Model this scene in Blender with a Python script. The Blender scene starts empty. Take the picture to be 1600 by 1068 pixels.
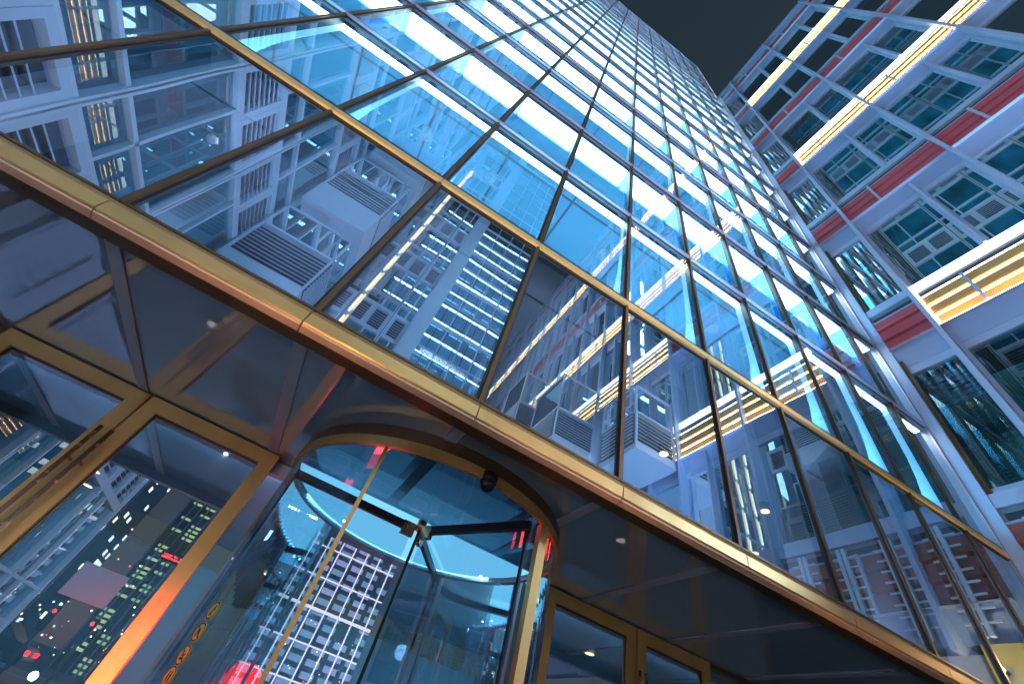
import bpy, math, random
from mathutils import Vector, Matrix
random.seed(7)
scene = bpy.context.scene
col = scene.collection
CAM_H = 1.25            # eye height above the plaza; all z values below are measured from the eye

# ------------------------------------------------------------------ camera
AX = ((0.842724, -0.487954, 0.227413),      # image right, image down, view direction (rows) in x = along the
      (0.505381, 0.571519, -0.646495),      # glass front, y = into the glass front, z = up
      (0.185489, 0.659747, 0.728236))
cam_data = bpy.data.cameras.new('camera')
cam_data.sensor_width = 36.0
cam_data.lens = 641.55 / 1600 * 36
cam_data.clip_start = 0.05
cam_data.clip_end = 2000
cam = bpy.data.objects.new('camera', cam_data)
col.objects.link(cam)
r, d, f = (Vector(a) for a in AX)
M = Matrix(((r.x, -d.x, -f.x, 0), (r.y, -d.y, -f.y, 0), (r.z, -d.z, -f.z, 0), (0, 0, 0, 1)))
cam.matrix_world = Matrix.Translation((0, 0, CAM_H)) @ M
scene.camera = cam

# ------------------------------------------------------------------ night sky, added key sun, exposure
world = bpy.data.worlds.new('World')
scene.world = world
world.use_nodes = True
wn = world.node_tree
for n in list(wn.nodes): wn.nodes.remove(n)
wo = wn.nodes.new('ShaderNodeOutputWorld')
bg = wn.nodes.new('ShaderNodeBackground')
sky = wn.nodes.new('ShaderNodeTexSky')
sky.sky_type = 'NISHITA'
sky.sun_disc = False
sky.sun_elevation = math.radians(1.0)
sky.sun_rotation = math.radians(215)
bg2 = wn.nodes.new('ShaderNodeBackground')
bg2.inputs[0].default_value = (0.0135, 0.026, 0.036, 1)
bg2.inputs[1].default_value = 1.0
bg.inputs[1].default_value = 0.02
add = wn.nodes.new('ShaderNodeAddShader')
wn.links.new(sky.outputs[0], bg.inputs[0])
gtc = wn.nodes.new('ShaderNodeTexCoord'); gsp = wn.nodes.new('ShaderNodeSeparateXYZ'); gmr = wn.nodes.new('ShaderNodeMapRange'); gmx = wn.nodes.new('ShaderNodeMix')
gmx.data_type = 'RGBA'
gmr.inputs[1].default_value = 0.70; gmr.inputs[2].default_value = 1.0
gmx.inputs[6].default_value = (0.022, 0.045, 0.066, 1); gmx.inputs[7].default_value = (0.010, 0.018, 0.025, 1)
wn.links.new(gtc.outputs['Generated'], gsp.inputs[0]); wn.links.new(gsp.outputs['Z'], gmr.inputs[0])
wn.links.new(gmr.outputs[0], gmx.inputs[0]); wn.links.new(gmx.outputs[2], bg2.inputs[0])
wn.links.new(bg.outputs[0], add.inputs[0])
wn.links.new(bg2.outputs[0], add.inputs[1])
wn.links.new(add.outputs[0], wo.inputs[0])

sun_d = bpy.data.lights.new('key_sun', 'SUN')
sun_d.energy = 0.12  # dim key lamp added to brighten the right block
sun_d.angle = math.radians(12)
sun_d.color = (0.75, 0.8, 1.0)
sun = bpy.data.objects.new('key_sun', sun_d)
sun.rotation_euler = Vector((0.75, 0.35, -0.55)).to_track_quat('-Z', 'Y').to_euler()
col.objects.link(sun)

scene.view_settings.view_transform = 'Standard'
scene.view_settings.look = 'None'
scene.view_settings.exposure = 0.4
scene.view_settings.gamma = 1.0
cy = scene.cycles
cy.use_denoising = True
try: cy.denoiser = 'OPENIMAGEDENOISE'
except Exception: pass
cy.max_bounces = 14
cy.transparent_max_bounces = 24
cy.glossy_bounces = 6
cy.diffuse_bounces = 3
cy.sample_clamp_indirect = 6.0
cy.caustics_reflective = False
cy.caustics_refractive = False
cy.use_light_tree = True

# ------------------------------------------------------------------ mesh builder
class MB:
    def __init__(s): s.v = []; s.f = []; s.m = []
    def quad(s, a, b, c, e, m=0):
        i = len(s.v); s.v += [a, b, c, e]; s.f.append((i, i+1, i+2, i+3)); s.m.append(m)
    def box(s, x0, x1, y0, y1, z0, z1, m=0):
        i = len(s.v)
        if x0 > x1: x0, x1 = x1, x0
        if y0 > y1: y0, y1 = y1, y0
        if z0 > z1: z0, z1 = z1, z0
        s.v += [(x0,y0,z0),(x1,y0,z0),(x1,y1,z0),(x0,y1,z0),(x0,y0,z1),(x1,y0,z1),(x1,y1,z1),(x0,y1,z1)]
        for q in ((0,3,2,1),(4,5,6,7),(0,1,5,4),(1,2,6,5),(2,3,7,6),(3,0,4,7)):
            s.f.append(tuple(i+k for k in q)); s.m.append(m)
    def prism(s, pts, ext, m=0):
        """closed outline pts (3d) pushed along the vector ext"""
        n = len(pts); i = len(s.v); e = Vector(ext)
        s.v += [tuple(p) for p in pts] + [tuple(Vector(p)+e) for p in pts]
        s.f.append(tuple(i+k for k in range(n))[::-1]); s.m.append(m)
        s.f.append(tuple(i+n+k for k in range(n))); s.m.append(m)
        for k in range(n):
            k2 = (k+1) % n
            s.f.append((i+k, i+k2, i+n+k2, i+n+k)); s.m.append(m)
    def tube(s, p0, p1, r, n=10, m=0, r1=None):
        p0 = Vector(p0); p1 = Vector(p1); a = (p1-p0).normalized()
        u = a.orthogonal().normalized(); w = a.cross(u); r1 = r if r1 is None else r1
        i = len(s.v)
        for p, rr in ((p0, r), (p1, r1)):
            for k in range(n):
                t = 2*math.pi*k/n
                s.v.append(tuple(p + (u*math.cos(t)+w*math.sin(t))*rr))
        for k in range(n):
            k2 = (k+1) % n
            s.f.append((i+k, i+k2, i+n+k2, i+n+k)); s.m.append(m)
        s.f.append(tuple(i+k for k in range(n))[::-1]); s.m.append(m)
        s.f.append(tuple(i+n+k for k in range(n))); s.m.append(m)
    def ball(s, c, r, m=0, nu=12, nv=8, sz=1.0):
        i = len(s.v)
        for a in range(nv+1):
            ph = math.pi*a/nv
            for b in range(nu):
                t = 2*math.pi*b/nu
                s.v.append((c[0]+r*math.sin(ph)*math.cos(t), c[1]+r*math.sin(ph)*math.sin(t), c[2]+r*sz*math.cos(ph)))
        for a in range(nv):
            for b in range(nu):
                b2 = (b+1) % nu
                s.f.append((i+a*nu+b, i+(a+1)*nu+b, i+(a+1)*nu+b2, i+a*nu+b2)); s.m.append(m)
    def arcwall(s, cx, cy_, r0, r1, a0, a1, z0, z1, n=24, m=0):
        """upright curved slab between radii r0 and r1"""
        for k in range(n):
            t0 = a0+(a1-a0)*k/n; t1 = a0+(a1-a0)*(k+1)/n
            P = lambda rr, t, z: (cx+rr*math.cos(t), cy_+rr*math.sin(t), z)
            s.quad(P(r1,t0,z0), P(r1,t1,z0), P(r1,t1,z1), P(r1,t0,z1), m)
            s.quad(P(r0,t1,z0), P(r0,t0,z0), P(r0,t0,z1), P(r0,t1,z1), m)
            s.quad(P(r0,t0,z0), P(r0,t1,z0), P(r1,t1,z0), P(r1,t0,z0), m)
            s.quad(P(r0,t1,z1), P(r0,t0,z1), P(r1,t0,z1), P(r1,t1,z1), m)
    def arcsheet(s, cx, cy_, r, a0, a1, z0, z1, n=24, m=0):
        for k in range(n):
            t0 = a0+(a1-a0)*k/n; t1 = a0+(a1-a0)*(k+1)/n
            P = lambda t, z: (cx+r*math.cos(t), cy_+r*math.sin(t), z)
            s.quad(P(t0,z0), P(t1,z0), P(t1,z1), P(t0,z1), m)

def root_of(o):
    loc = Vector((0, 0, 0))
    while o is not None:
        loc += o.location; o = o.parent
    return loc

def part(name, mb, mats, parent=None, smooth=False, label=None, kind=None):
    """vertices are given in eye-relative world coordinates"""
    off = Vector((0, 0, CAM_H))
    base = root_of(parent) if parent is not None else Vector((0, 0, 0))
    me = bpy.data.meshes.new(name)
    me.from_pydata([tuple(Vector(v)+off-base) for v in mb.v], [], mb.f)
    if not isinstance(mats, (list, tuple)): mats = [mats]
    for m in mats: me.materials.append(m)
    for p, mi in zip(me.polygons, mb.m):
        p.material_index = mi
        p.use_smooth = smooth
    me.update()
    o = bpy.data.objects.new(name, me)
    col.objects.link(o)
    if parent is not None: o.parent = parent
    if label: o['label'] = label
    if kind: o['kind'] = kind
    return o

def thing(name, label, cat, loc, group=None):
    o = bpy.data.objects.new(name, None)
    o.empty_display_size = 0.3
    o.location = (loc[0], loc[1], loc[2]+CAM_H)
    o['label'] = label; o['category'] = cat
    if group: o['group'] = group
    col.objects.link(o)
    return o

def tag(o, label, cat, group=None):
    o['label'] = label; o['category'] = cat
    if group: o['group'] = group
    return o

# ------------------------------------------------------------------ materials
def newmat(name):
    m = bpy.data.materials.new(name); m.use_nodes = True
    nt = m.node_tree
    for n in list(nt.nodes): nt.nodes.remove(n)
    out = nt.nodes.new('ShaderNodeOutputMaterial')
    return m, nt, out

def N(nt, t, **kw):
    n = nt.nodes.new(t)
    for k, v in kw.items(): setattr(n, k, v)
    return n

def surf(name, c, rough=0.5, metal=0.0, var=0.12, scale=6.0, bump=0.0, stretch=(1,1,1), spec=0.5, rvar=0.1):
    m, nt, out = newmat(name)
    b = N(nt, 'ShaderNodeBsdfPrincipled')
    tc = N(nt, 'ShaderNodeTexCoord'); mp = N(nt, 'ShaderNodeMapping')
    mp.inputs['Scale'].default_value = stretch
    nz = N(nt, 'ShaderNodeTexNoise'); nz.inputs['Scale'].default_value = scale; nz.inputs['Detail'].default_value = 6
    nt.links.new(tc.outputs['Object'], mp.inputs[0]); nt.links.new(mp.outputs[0], nz.inputs['Vector'])
    mix = N(nt, 'ShaderNodeMix', data_type='RGBA')
    mix.inputs[6].default_value = (c[0]*(1-var), c[1]*(1-var), c[2]*(1-var), 1)
    mix.inputs[7].default_value = (min(1,c[0]*(1+var)), min(1,c[1]*(1+var)), min(1,c[2]*(1+var)), 1)
    nt.links.new(nz.outputs[0], mix.inputs[0]); nt.links.new(mix.outputs[2], b.inputs['Base Color'])
    mr = N(nt, 'ShaderNodeMapRange')
    mr.inputs[3].default_value = max(0.02, rough-rvar); mr.inputs[4].default_value = min(1, rough+rvar)
    nt.links.new(nz.outputs[0], mr.inputs[0]); nt.links.new(mr.outputs[0], b.inputs['Roughness'])
    b.inputs['Metallic'].default_value = metal
    b.inputs['Specular IOR Level'].default_value = spec
    if bump:
        bp = N(nt, 'ShaderNodeBump'); bp.inputs['Strength'].default_value = bump; bp.inputs['Distance'].default_value = 0.01
        nt.links.new(nz.outputs[0], bp.inputs['Height']); nt.links.new(bp.outputs[0], b.inputs['Normal'])
    nt.links.new(b.outputs[0], out.inputs[0])
    return m

def emit(name, c, s):
    m, nt, out = newmat(name)
    e = N(nt, 'ShaderNodeEmission')
    e.inputs[0].default_value = (*c, 1); e.inputs[1].default_value = s
    nt.links.new(e.outputs[0], out.inputs[0])
    return m

def glass(name, tint, base=0.15, gain=1.0, ior=1.5, refl=(0.95,0.98,1.0), wave=0.0, wscale=0.6, rough=0.0):
    """thin pane: see-through part tinted, mirror part by the viewing angle"""
    m, nt, out = newmat(name)
    tr = N(nt, 'ShaderNodeBsdfTransparent'); tr.inputs[0].default_value = (*tint, 1)
    gl = N(nt, 'ShaderNodeBsdfGlossy'); gl.inputs['Color'].default_value = (*refl, 1); gl.inputs['Roughness'].default_value = rough
    fr = N(nt, 'ShaderNodeFresnel'); fr.inputs[0].default_value = ior
    ma = N(nt, 'ShaderNodeMath', operation='MULTIPLY_ADD'); ma.use_clamp = True
    ma.inputs[1].default_value = gain; ma.inputs[2].default_value = base
    nt.links.new(fr.outputs[0], ma.inputs[0])
    mx = N(nt, 'ShaderNodeMixShader')
    nt.links.new(ma.outputs[0], mx.inputs[0]); nt.links.new(tr.outputs[0], mx.inputs[1]); nt.links.new(gl.outputs[0], mx.inputs[2])
    nt.links.new(mx.outputs[0], out.inputs[0])
    if wave:
        tc = N(nt, 'ShaderNodeTexCoord')
        nz = N(nt, 'ShaderNodeTexNoise'); nz.inputs['Scale'].default_value = wscale; nz.inputs['Detail'].default_value = 1.0
        bp = N(nt, 'ShaderNodeBump'); bp.inputs['Strength'].default_value = 1.0; bp.inputs['Distance'].default_value = wave
        nt.links.new(tc.outputs['Object'], nz.inputs['Vector'])
        nt.links.new(nz.outputs[0], bp.inputs['Height']); nt.links.new(bp.outputs[0], gl.inputs['Normal'])
    return m

def litroom(name, c, s, scale=(0.5,0.5,0.3), c2=None):
    """the lit inside of an office seen through its window: uneven room light put into the wall glow"""
    m, nt, out = newmat(name)
    tc = N(nt, 'ShaderNodeTexCoord'); mp = N(nt, 'ShaderNodeMapping'); mp.inputs['Scale'].default_value = scale
    nz = N(nt, 'ShaderNodeTexNoise'); nz.inputs['Scale'].default_value = 2.0; nz.inputs['Detail'].default_value = 3
    cr = N(nt, 'ShaderNodeValToRGB')
    cr.color_ramp.elements[0].position = 0.3; cr.color_ramp.elements[0].color = (c[0]*0.15, c[1]*0.2, c[2]*0.22, 1)
    cr.color_ramp.elements[1].position = 0.72; cr.color_ramp.elements[1].color = (*(c2 or c), 1)
    nt.links.new(tc.outputs['Object'], mp.inputs[0]); nt.links.new(mp.outputs[0], nz.inputs['Vector']); nt.links.new(nz.outputs[0], cr.inputs[0])
    e = N(nt, 'ShaderNodeEmission'); e.inputs[1].default_value = s
    nt.links.new(cr.outputs[0], e.inputs[0]); nt.links.new(e.outputs[0], out.inputs[0])
    return m

def towerlights(name, wall, c1, c2, sx, sz, dens, s, axis='XZ'):
    """dark tower wall with rows of windows, some of them lit"""
    m, nt, out = newmat(name)
    tc = N(nt, 'ShaderNodeTexCoord'); mp = N(nt, 'ShaderNodeMapping'); mp.inputs['Scale'].default_value = (sx, sx, sz)
    nt.links.new(tc.outputs['Object'], mp.inputs[0])
    sn = N(nt, 'ShaderNodeVectorMath', operation='FLOOR'); nt.links.new(mp.outputs[0], sn.inputs[0])
    fc = N(nt, 'ShaderNodeVectorMath', operation='FRACTION'); nt.links.new(mp.outputs[0], fc.inputs[0])
    wn_ = N(nt, 'ShaderNodeTexWhiteNoise', noise_dimensions='3D'); nt.links.new(sn.outputs[0], wn_.inputs['Vector'])
    gt = N(nt, 'ShaderNodeMath', operation='GREATER_THAN'); gt.inputs[1].default_value = 1-dens
    nt.links.new(wn_.outputs['Value'], gt.inputs[0])
    sp = N(nt, 'ShaderNodeSeparateXYZ'); nt.links.new(fc.outputs[0], sp.inputs[0])
    g1 = N(nt, 'ShaderNodeMath', operation='GREATER_THAN'); g1.inputs[1].default_value = 0.45; nt.links.new(sp.outputs['Z'], g1.inputs[0])
    g2 = N(nt, 'ShaderNodeMath', operation='GREATER_THAN'); g2.inputs[1].default_value = 0.25; nt.links.new(sp.outputs['X'], g2.inputs[0])
    p1 = N(nt, 'ShaderNodeMath', operation='MULTIPLY'); nt.links.new(gt.outputs[0], p1.inputs[0]); nt.links.new(g1.outputs[0], p1.inputs[1])
    p2 = N(nt, 'ShaderNodeMath', operation='MULTIPLY'); nt.links.new(p1.outputs[0], p2.inputs[0]); nt.links.new(g2.outputs[0], p2.inputs[1])
    mix = N(nt, 'ShaderNodeMix', data_type='RGBA'); mix.inputs[6].default_value = (*c1, 1); mix.inputs[7].default_value = (*c2, 1)
    nt.links.new(wn_.outputs['Color'], mix.inputs[0])
    ms = N(nt, 'ShaderNodeMath', operation='MULTIPLY'); ms.inputs[1].default_value = s; nt.links.new(p2.outputs[0], ms.inputs[0])
    b = N(nt, 'ShaderNodeBsdfPrincipled'); b.inputs['Base Color'].default_value = (*wall, 1); b.inputs['Roughness'].default_value = 0.4
    nt.links.new(mix.outputs[2], b.inputs['Emission Color']); nt.links.new(ms.outputs[0], b.inputs['Emission Strength'])
    nt.links.new(b.outputs[0], out.inputs[0])
    return m

m_gold = surf('satin_brass', (0.74, 0.40, 0.12), 0.36, 0.75, 0.26, 3.5, 0.12, (1, 1, 0.5), 0.5, 0.16)
m_goldy = surf('bright_brass', (0.80, 0.50, 0.17), 0.40, 0.65, 0.1, 9, 0.05)
m_copper = surf('copper_tube', (0.80, 0.40, 0.22), 0.25, 0.9, 0.1, 20)
m_bronze = surf('dark_bronze', (0.15, 0.08, 0.035), 0.32, 0.7, 0.2, 12)
m_black = surf('black_gasket', (0.012, 0.011, 0.012), 0.4, 0, 0.2, 8)
m_mauve = surf('anodised_cap', (0.42, 0.35, 0.40), 0.4, 0.6, 0.1, 8)
m_alu = surf('pale_aluminium', (0.50, 0.54, 0.67), 0.42, 0.15, 0.16, 1.4, 0.03, (1, 1, 0.35))
m_alu2 = surf('grey_aluminium', (0.40, 0.41, 0.47), 0.45, 0.2, 0.08, 5)
m_blind = surf('grey_blind', (0.20,0.24,0.27), 0.6, 0, 0.1, 6)
m_white = surf('white_metal', (0.74, 0.76, 0.82), 0.45, 0.05, 0.06, 5)
m_slat = surf('white_slat', (0.68, 0.71, 0.80), 0.45, 0.05, 0.06, 5)
m_dark = surf('dark_recess', (0.035, 0.04, 0.05), 0.7, 0, 0.2, 4)
m_greyp = surf('grey_green_panel', (0.20, 0.24, 0.25), 0.5, 0, 0.1, 5)
m_red = surf('red_panel', (0.72, 0.10, 0.11), 0.5, 0.0, 0.1, 4)
m_brick = surf('rust_panel', (0.34, 0.10, 0.06), 0.55, 0.0, 0.15, 3)
m_red_lit = surf('lit_red_panel', (0.82, 0.40, 0.11), 0.45, 0.0, 0.08, 4)  # lit copy of the red panel, LED glow put into its colour
m_soffit = surf('grey_soffit', (0.30, 0.31, 0.36), 0.5, 0.1, 0.08, 3)
m_grey = surf('grey_lining', (0.21, 0.22, 0.25), 0.6, 0.0, 0.08, 3)
m_stone = surf('beige_stone', (0.42, 0.34, 0.28), 0.55, 0, 0.15, 2.5)
m_conc = surf('concrete', (0.30, 0.29, 0.28), 0.7, 0, 0.15, 3)
m_inner = surf('office_blue_lit', (0.42, 0.66, 0.80), 0.6, 0, 0.06, 2)  # cool blue room light put into the base colour
m_darkened = surf('darkened_wall', (0.035, 0.05, 0.065), 0.5, 0, 0.3, 1.5)  # upper lobby wall darkened in colour against the added strip below
m_fascia = surf('lavender_fascia', (0.38, 0.42, 0.56), 0.45, 0.1, 0.14, 1.6)
m_lobby = surf('lobby_wall', (0.26, 0.33, 0.38), 0.5, 0, 0.15, 1.5)
m_fin = surf('frosted_fin', (0.82, 0.90, 0.96), 0.4, 0, 0.05, 4)

e_shelf = emit('shelf_light', (0.88, 0.96, 1.0), 10.0)
e_strip = emit('strip_light', (0.88, 0.95, 1.0), 11.0)
e_room = emit('office_light', (0.45, 0.82, 1.0), 2.0)
e_hidden_fill = emit('hidden_fill', (0.24, 0.66, 1.0), 64.0)
e_lining_fill = emit('lining_fill', (0.50, 0.66, 1.0), 60.0)
e_redglow = emit('red_globe', (1.0, 0.012, 0.012), 3.0)
e_dimlamp = emit('frosted_lamp', (1.0, 0.88, 0.75), 1.2)
e_amber = emit('amber_strip', (1.0, 0.66, 0.30), 2.2)
e_white = emit('white_led', (1.0, 0.97, 0.90), 2.6)
e_warm = emit('amber_led', (1.0, 0.78, 0.42), 30.0)
e_cyan = emit('cyan_panel', (0.20, 0.60, 0.92), 0.95)
e_star = emit('downlight', (1.0, 0.95, 0.85), 20)
e_lamp = emit('warm_downlight', (1.0, 0.68, 0.32), 4.5)
e_red = emit('red_lamp', (1.0, 0.008, 0.006), 14)
e_cool = emit('cool_lamp', (0.75, 0.85, 1.0), 25)
e_warmlamp = emit('amber_lamp', (1.0, 0.6, 0.2), 20)

g_upper = glass('facade_glass', (0.50, 0.84, 1.0), 0.20, 1.0, 1.5, wave=0.0016, wscale=0.9)
g_upper2 = glass('facade_glass_warped', (0.50, 0.82, 1.0), 0.22, 1.0, 1.5, wave=0.0030, wscale=1.3)
g_upper3 = glass('facade_glass_pale', (0.58, 0.86, 1.0), 0.18, 1.0, 1.5, wave=0.0022, wscale=0.7)
g_low = glass('lower_facade_glass', (0.62, 0.72, 0.80), 0.44, 1.0, 1.5, (0.66, 0.86, 1.0), wave=0.0024, wscale=0.9)
g_door = glass('door_glass', (0.45, 0.55, 0.62), 0.30, 1.0, 1.5, wave=0.0006, wscale=1.2)
m_bracket = glass('blue_bracket_glass', (0.36, 0.70, 0.92), 0.05, 0.5, 1.5, (0.4, 0.8, 1.0), rough=0.2)
g_drum = glass('drum_glass', (0.72, 0.90, 0.97), 0.10, 0.9, 1.5)
g_wing = glass('wing_glass', (0.66, 0.84, 0.92), 0.18, 1.0, 1.5)
g_roof = glass('drum_roof_glass', (0.28, 0.42, 0.50), 0.12, 0.8, 1.5)
g_red = glass('red_block_glass', (0.36, 0.56, 0.62), 0.01, 0.85, 1.5, (0.60, 0.76, 0.80), wave=0.0010, wscale=0.8)
g_grey = glass('louvre_block_glass', (0.55, 0.8, 0.9), 0.15, 1.0, 1.5)
g_mirror = glass('mirror_front_glass', (0.6, 0.7, 0.8), 0.55, 1.0, 1.5, wave=0.002, wscale=0.5)
r_red = litroom('teal_room_glow', (0.008, 0.055, 0.080), 1.0, (0.5, 0.7, 0.5), (0.025, 0.085, 0.105))  # wall glow added so the dark windows read teal
r_teal = litroom('teal_office', (0.006, 0.12, 0.22), 1.2, (0.4, 0.6, 0.25))

def gloss_soffit():
    m, nt, out = newmat('polished_soffit')
    df = N(nt, 'ShaderNodeBsdfDiffuse'); df.inputs[0].default_value = (0.24, 0.32, 0.41, 1)
    gl = N(nt, 'ShaderNodeBsdfGlossy'); gl.inputs['Roughness'].default_value = 0.03
    gl.inputs['Color'].default_value = (0.85, 0.88, 0.95, 1)
    tc = N(nt, 'ShaderNodeTexCoord')
    nz = N(nt, 'ShaderNodeTexNoise'); nz.inputs['Scale'].default_value = 1.6; nz.inputs['Detail'].default_value = 4
    bp = N(nt, 'ShaderNodeBump'); bp.inputs['Distance'].default_value = 0.002
    nt.links.new(tc.outputs['Object'], nz.inputs['Vector']); nt.links.new(nz.outputs[0], bp.inputs['Height']); nt.links.new(bp.outputs[0], gl.inputs['Normal'])
    mx = N(nt, 'ShaderNodeMixShader'); mx.inputs[0].default_value = 0.52
    nt.links.new(df.outputs[0], mx.inputs[1]); nt.links.new(gl.outputs[0], mx.inputs[2]); nt.links.new(mx.outputs[0], out.inputs[0])
    return m
m_pol = gloss_soffit()

# ------------------------------------------------------------------ helpers for choosing what shows largest
def proj(p):
    c = [AX[k][0]*p[0]+AX[k][1]*p[1]+AX[k][2]*p[2] for k in range(3)]
    if c[2] <= 0.05: return None
    return (800+641.55*c[0]/c[2], 534+641.55*c[1]/c[2])
def shown(pts):
    q = [proj(p) for p in pts]
    if any(a is None for a in q): return 0.0
    q = [(min(1600, max(0, a[0])), min(1068, max(0, a[1]))) for a in q]
    return abs(sum(q[i][0]*q[(i+1) % len(q)][1]-q[(i+1) % len(q)][0]*q[i][1] for i in range(len(q))))/2

# ================================================================== GROUND
GZ = -CAM_H
g = MB(); g.quad((-300,-300,GZ),(300,-300,GZ),(300,300,GZ),(-300,300,GZ))
m_asph = surf('asphalt', (0.05, 0.05, 0.052), 0.6, 0, 0.3, 3)
o = part('ground', g, m_asph); o['kind'] = 'structure'
g = MB(); g.box(-4.4, 6.75, -16, 3.4, GZ+0.004, GZ+0.03)
m_pave = surf('plaza_paving', (0.22, 0.21, 0.20), 0.5, 0, 0.2, 2)
o = part('pavement', g, m_pave); o['kind'] = 'structure'
g = MB(); g.box(-40, 40, -30, -18, GZ+0.004, GZ+0.01)
for k in range(18): g.box(-40+k*4.5, -38+k*4.5, -24.1, -23.95, GZ+0.012, GZ+0.016, 1)
o = part('road', g, [surf('road_asphalt', (0.04,0.04,0.042), 0.35, 0, 0.3, 2), m_white]); o['kind'] = 'structure'

# ================================================================== GLASS TOWER (straight ahead)
Y0 = 1.7
XL, XR = -4.4, 6.75
MX = [-2.351+0.923*m for m in range(-2, 10)]       # mullion lines
TZ = [1.303, 3.105, 4.857, 6.63, 8.455]
while len(TZ) < 21: TZ.append(TZ[-1]+1.79)
TOP = TZ[-1]
tower = thing('glass_tower', 'tall glass curtain wall tower with glowing white ceilings and gold transoms', 'tower', (1.2, Y0, GZ))

# glass panes
cells = []
edges = [XL+0.12]+MX+[XR-0.06]
for t in range(20):
    for k in range(len(edges)-1):
        x0, x1 = edges[k], edges[k+1]
        if x1-x0 < 0.15: continue
        a = [(x0,Y0,TZ[t]),(x1,Y0,TZ[t]),(x1,Y0,TZ[t+1]),(x0,Y0,TZ[t+1])]
        cells.append((shown(a), t, a))
cells.sort(key=lambda c: -c[0])
rest = MB()
for i, (s_, t, a) in enumerate(cells):
    jx, jz = random.uniform(-1,1)*0.0020, random.uniform(-1,1)*0.0022
    a = [(p[0], p[1]+(jx if q in (1,2) else -jx)+(jz if q > 1 else -jz), p[2]) for q, p in enumerate(a)]
    if i < 100:
        b = MB(); b.quad(*a)
        part('window_pane', b, g_low if t == 0 else random.choice((g_upper, g_upper2, g_upper3)), tower)
    else:
        rest.quad(*a)
part('window_panes', rest, g_upper, tower, kind='stuff')

# mullions: bronze cap outside, black gaskets, bronze tube inside
for x in MX:
    b = MB()
    b.box(x-0.013, x+0.013, Y0-0.024, Y0-0.007, TZ[0]+0.02, TOP, 0)
    b.box(x-0.030, x+0.030, Y0-0.007, Y0+0.012, TZ[0]+0.02, TOP, 1)
    b.box(x-0.024, x+0.024, Y0+0.012, Y0+0.060, TZ[0]+0.02, TOP, 1)
    part('mullion', b, [m_bronze, m_black], tower)
b = MB(); b.box(XL, XL+0.12, Y0-0.02, Y0+0.08, TZ[0], TOP); part('corner_post', b, m_bronze, tower)
b = MB(); b.box(XR-0.03, XR-0.002, Y0-0.02, Y0+0.08, TZ[0], TOP); part('corner_post', b, m_mauve, tower)

# transoms
def segments():
    e = [XL+0.12]+MX+[XR-0.062]
    return [(e[i]+0.003, e[i+1]-0.003) for i in range(len(e)-1)]
for t in range(1, 21):
    b = MB(); z = TZ[t]
    if t == 1:
        for a, c in segments():
            b.prism([(a,Y0-0.032,3.018),(a,Y0-0.032,3.078),(a,Y0-0.012,3.092),(a,Y0-0.012,3.012)], (c-a,0,0), 0)
        b.box(XL+0.12, XR-0.062, Y0-0.012, Y0+0.014, 2.990, 3.135, 1)
        b.box(XL+0.12, XR-0.062, Y0+0.014, Y0+0.07, z-0.05, z+0.03, 1)
        part('transom', b, [m_goldy, m_black], tower, label='thick bright gold transom between the dark and the glowing storeys')
    else:
        for a, c in segments():
            b.box(a, c, Y0-0.036, Y0-0.010, z-0.019, z+0.019, 0)
        b.box(XL+0.12, XR-0.062, Y0-0.010, Y0+0.013, z-0.026, z+0.026, 1)
        b.box(XL+0.12, XR-0.062, Y0+0.013, Y0+0.06, z-0.012, z+0.018, 1)
        part('transom', b, [m_mauve, m_black], tower)

# gold ledge at the foot of the curtain wall
b = MB()
for a, c in segments():
    b.prism([(a,Y0-0.002,1.318),(a,Y0-0.022,1.316),(a,Y0-0.050,1.274),(a,Y0-0.050,1.210),(a,Y0-0.044,1.204),(a,Y0-0.002,1.204)], (c-a,0,0), 0)
    b.prism([(a,Y0-0.002,1.2035),(a,Y0-0.040,1.2035),(a,Y0-0.036,1.195),(a,Y0-0.002,1.183)], (c-a,0,0), 1)
    b.box(a, c, Y0-0.030, Y0-0.022, 1.3165, 1.330, 2)
b.box(XL, XR-0.06, Y0-0.0015, Y0+0.08, 1.18, 1.33, 2)
part('ledge', b, [m_gold, surf('rose_brass', (0.74,0.38,0.20), 0.45, 0.15, 0.15, 5), m_bronze], tower, label='projecting gold ledge running along the foot of the curtain wall')

# light shelves, linings and floors
for t in range(2, 21):
    z = TZ[t]; b = MB()
    dp = (0.33 if t == 3 else 0.28) if t % 2 else (0.14 if t == 2 else 0.22)
    b.box(XL+0.13, XR-0.07, Y0+0.062, Y0+dp, z-0.055, z-0.010, 0)
    b.quad((XL+0.13,Y0+0.066,z-0.0575),(XR-0.07,Y0+0.066,z-0.0575),(XR-0.07,Y0+dp-0.006,z-0.0575),(XL+0.13,Y0+dp-0.006,z-0.0575), 1)
    part('light_shelf', b, [m_white, e_shelf if t % 2 else e_strip], tower)
b = MB()
b.box(XL+0.13, XR-0.07, Y0+0.075, Y0+0.42, TZ[1]-0.10, TZ[1]-0.02, 0)
part('head_lining', b, m_grey, tower)
b = MB(); b.box(XL+0.13, XR-0.07, Y0+0.30, Y0+0.36, 1.31, 1.34, 0); b.quad((XL+0.14,Y0+0.305,1.3425),(XR-0.08,Y0+0.305,1.3425),(XR-0.08,Y0+0.355,1.3425),(XL+0.14,Y0+0.355,1.3425),1)
part('lining_fill', b, [m_white, e_lining_fill], tower)  # strip added behind the ledge to brighten the grey lining

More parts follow.
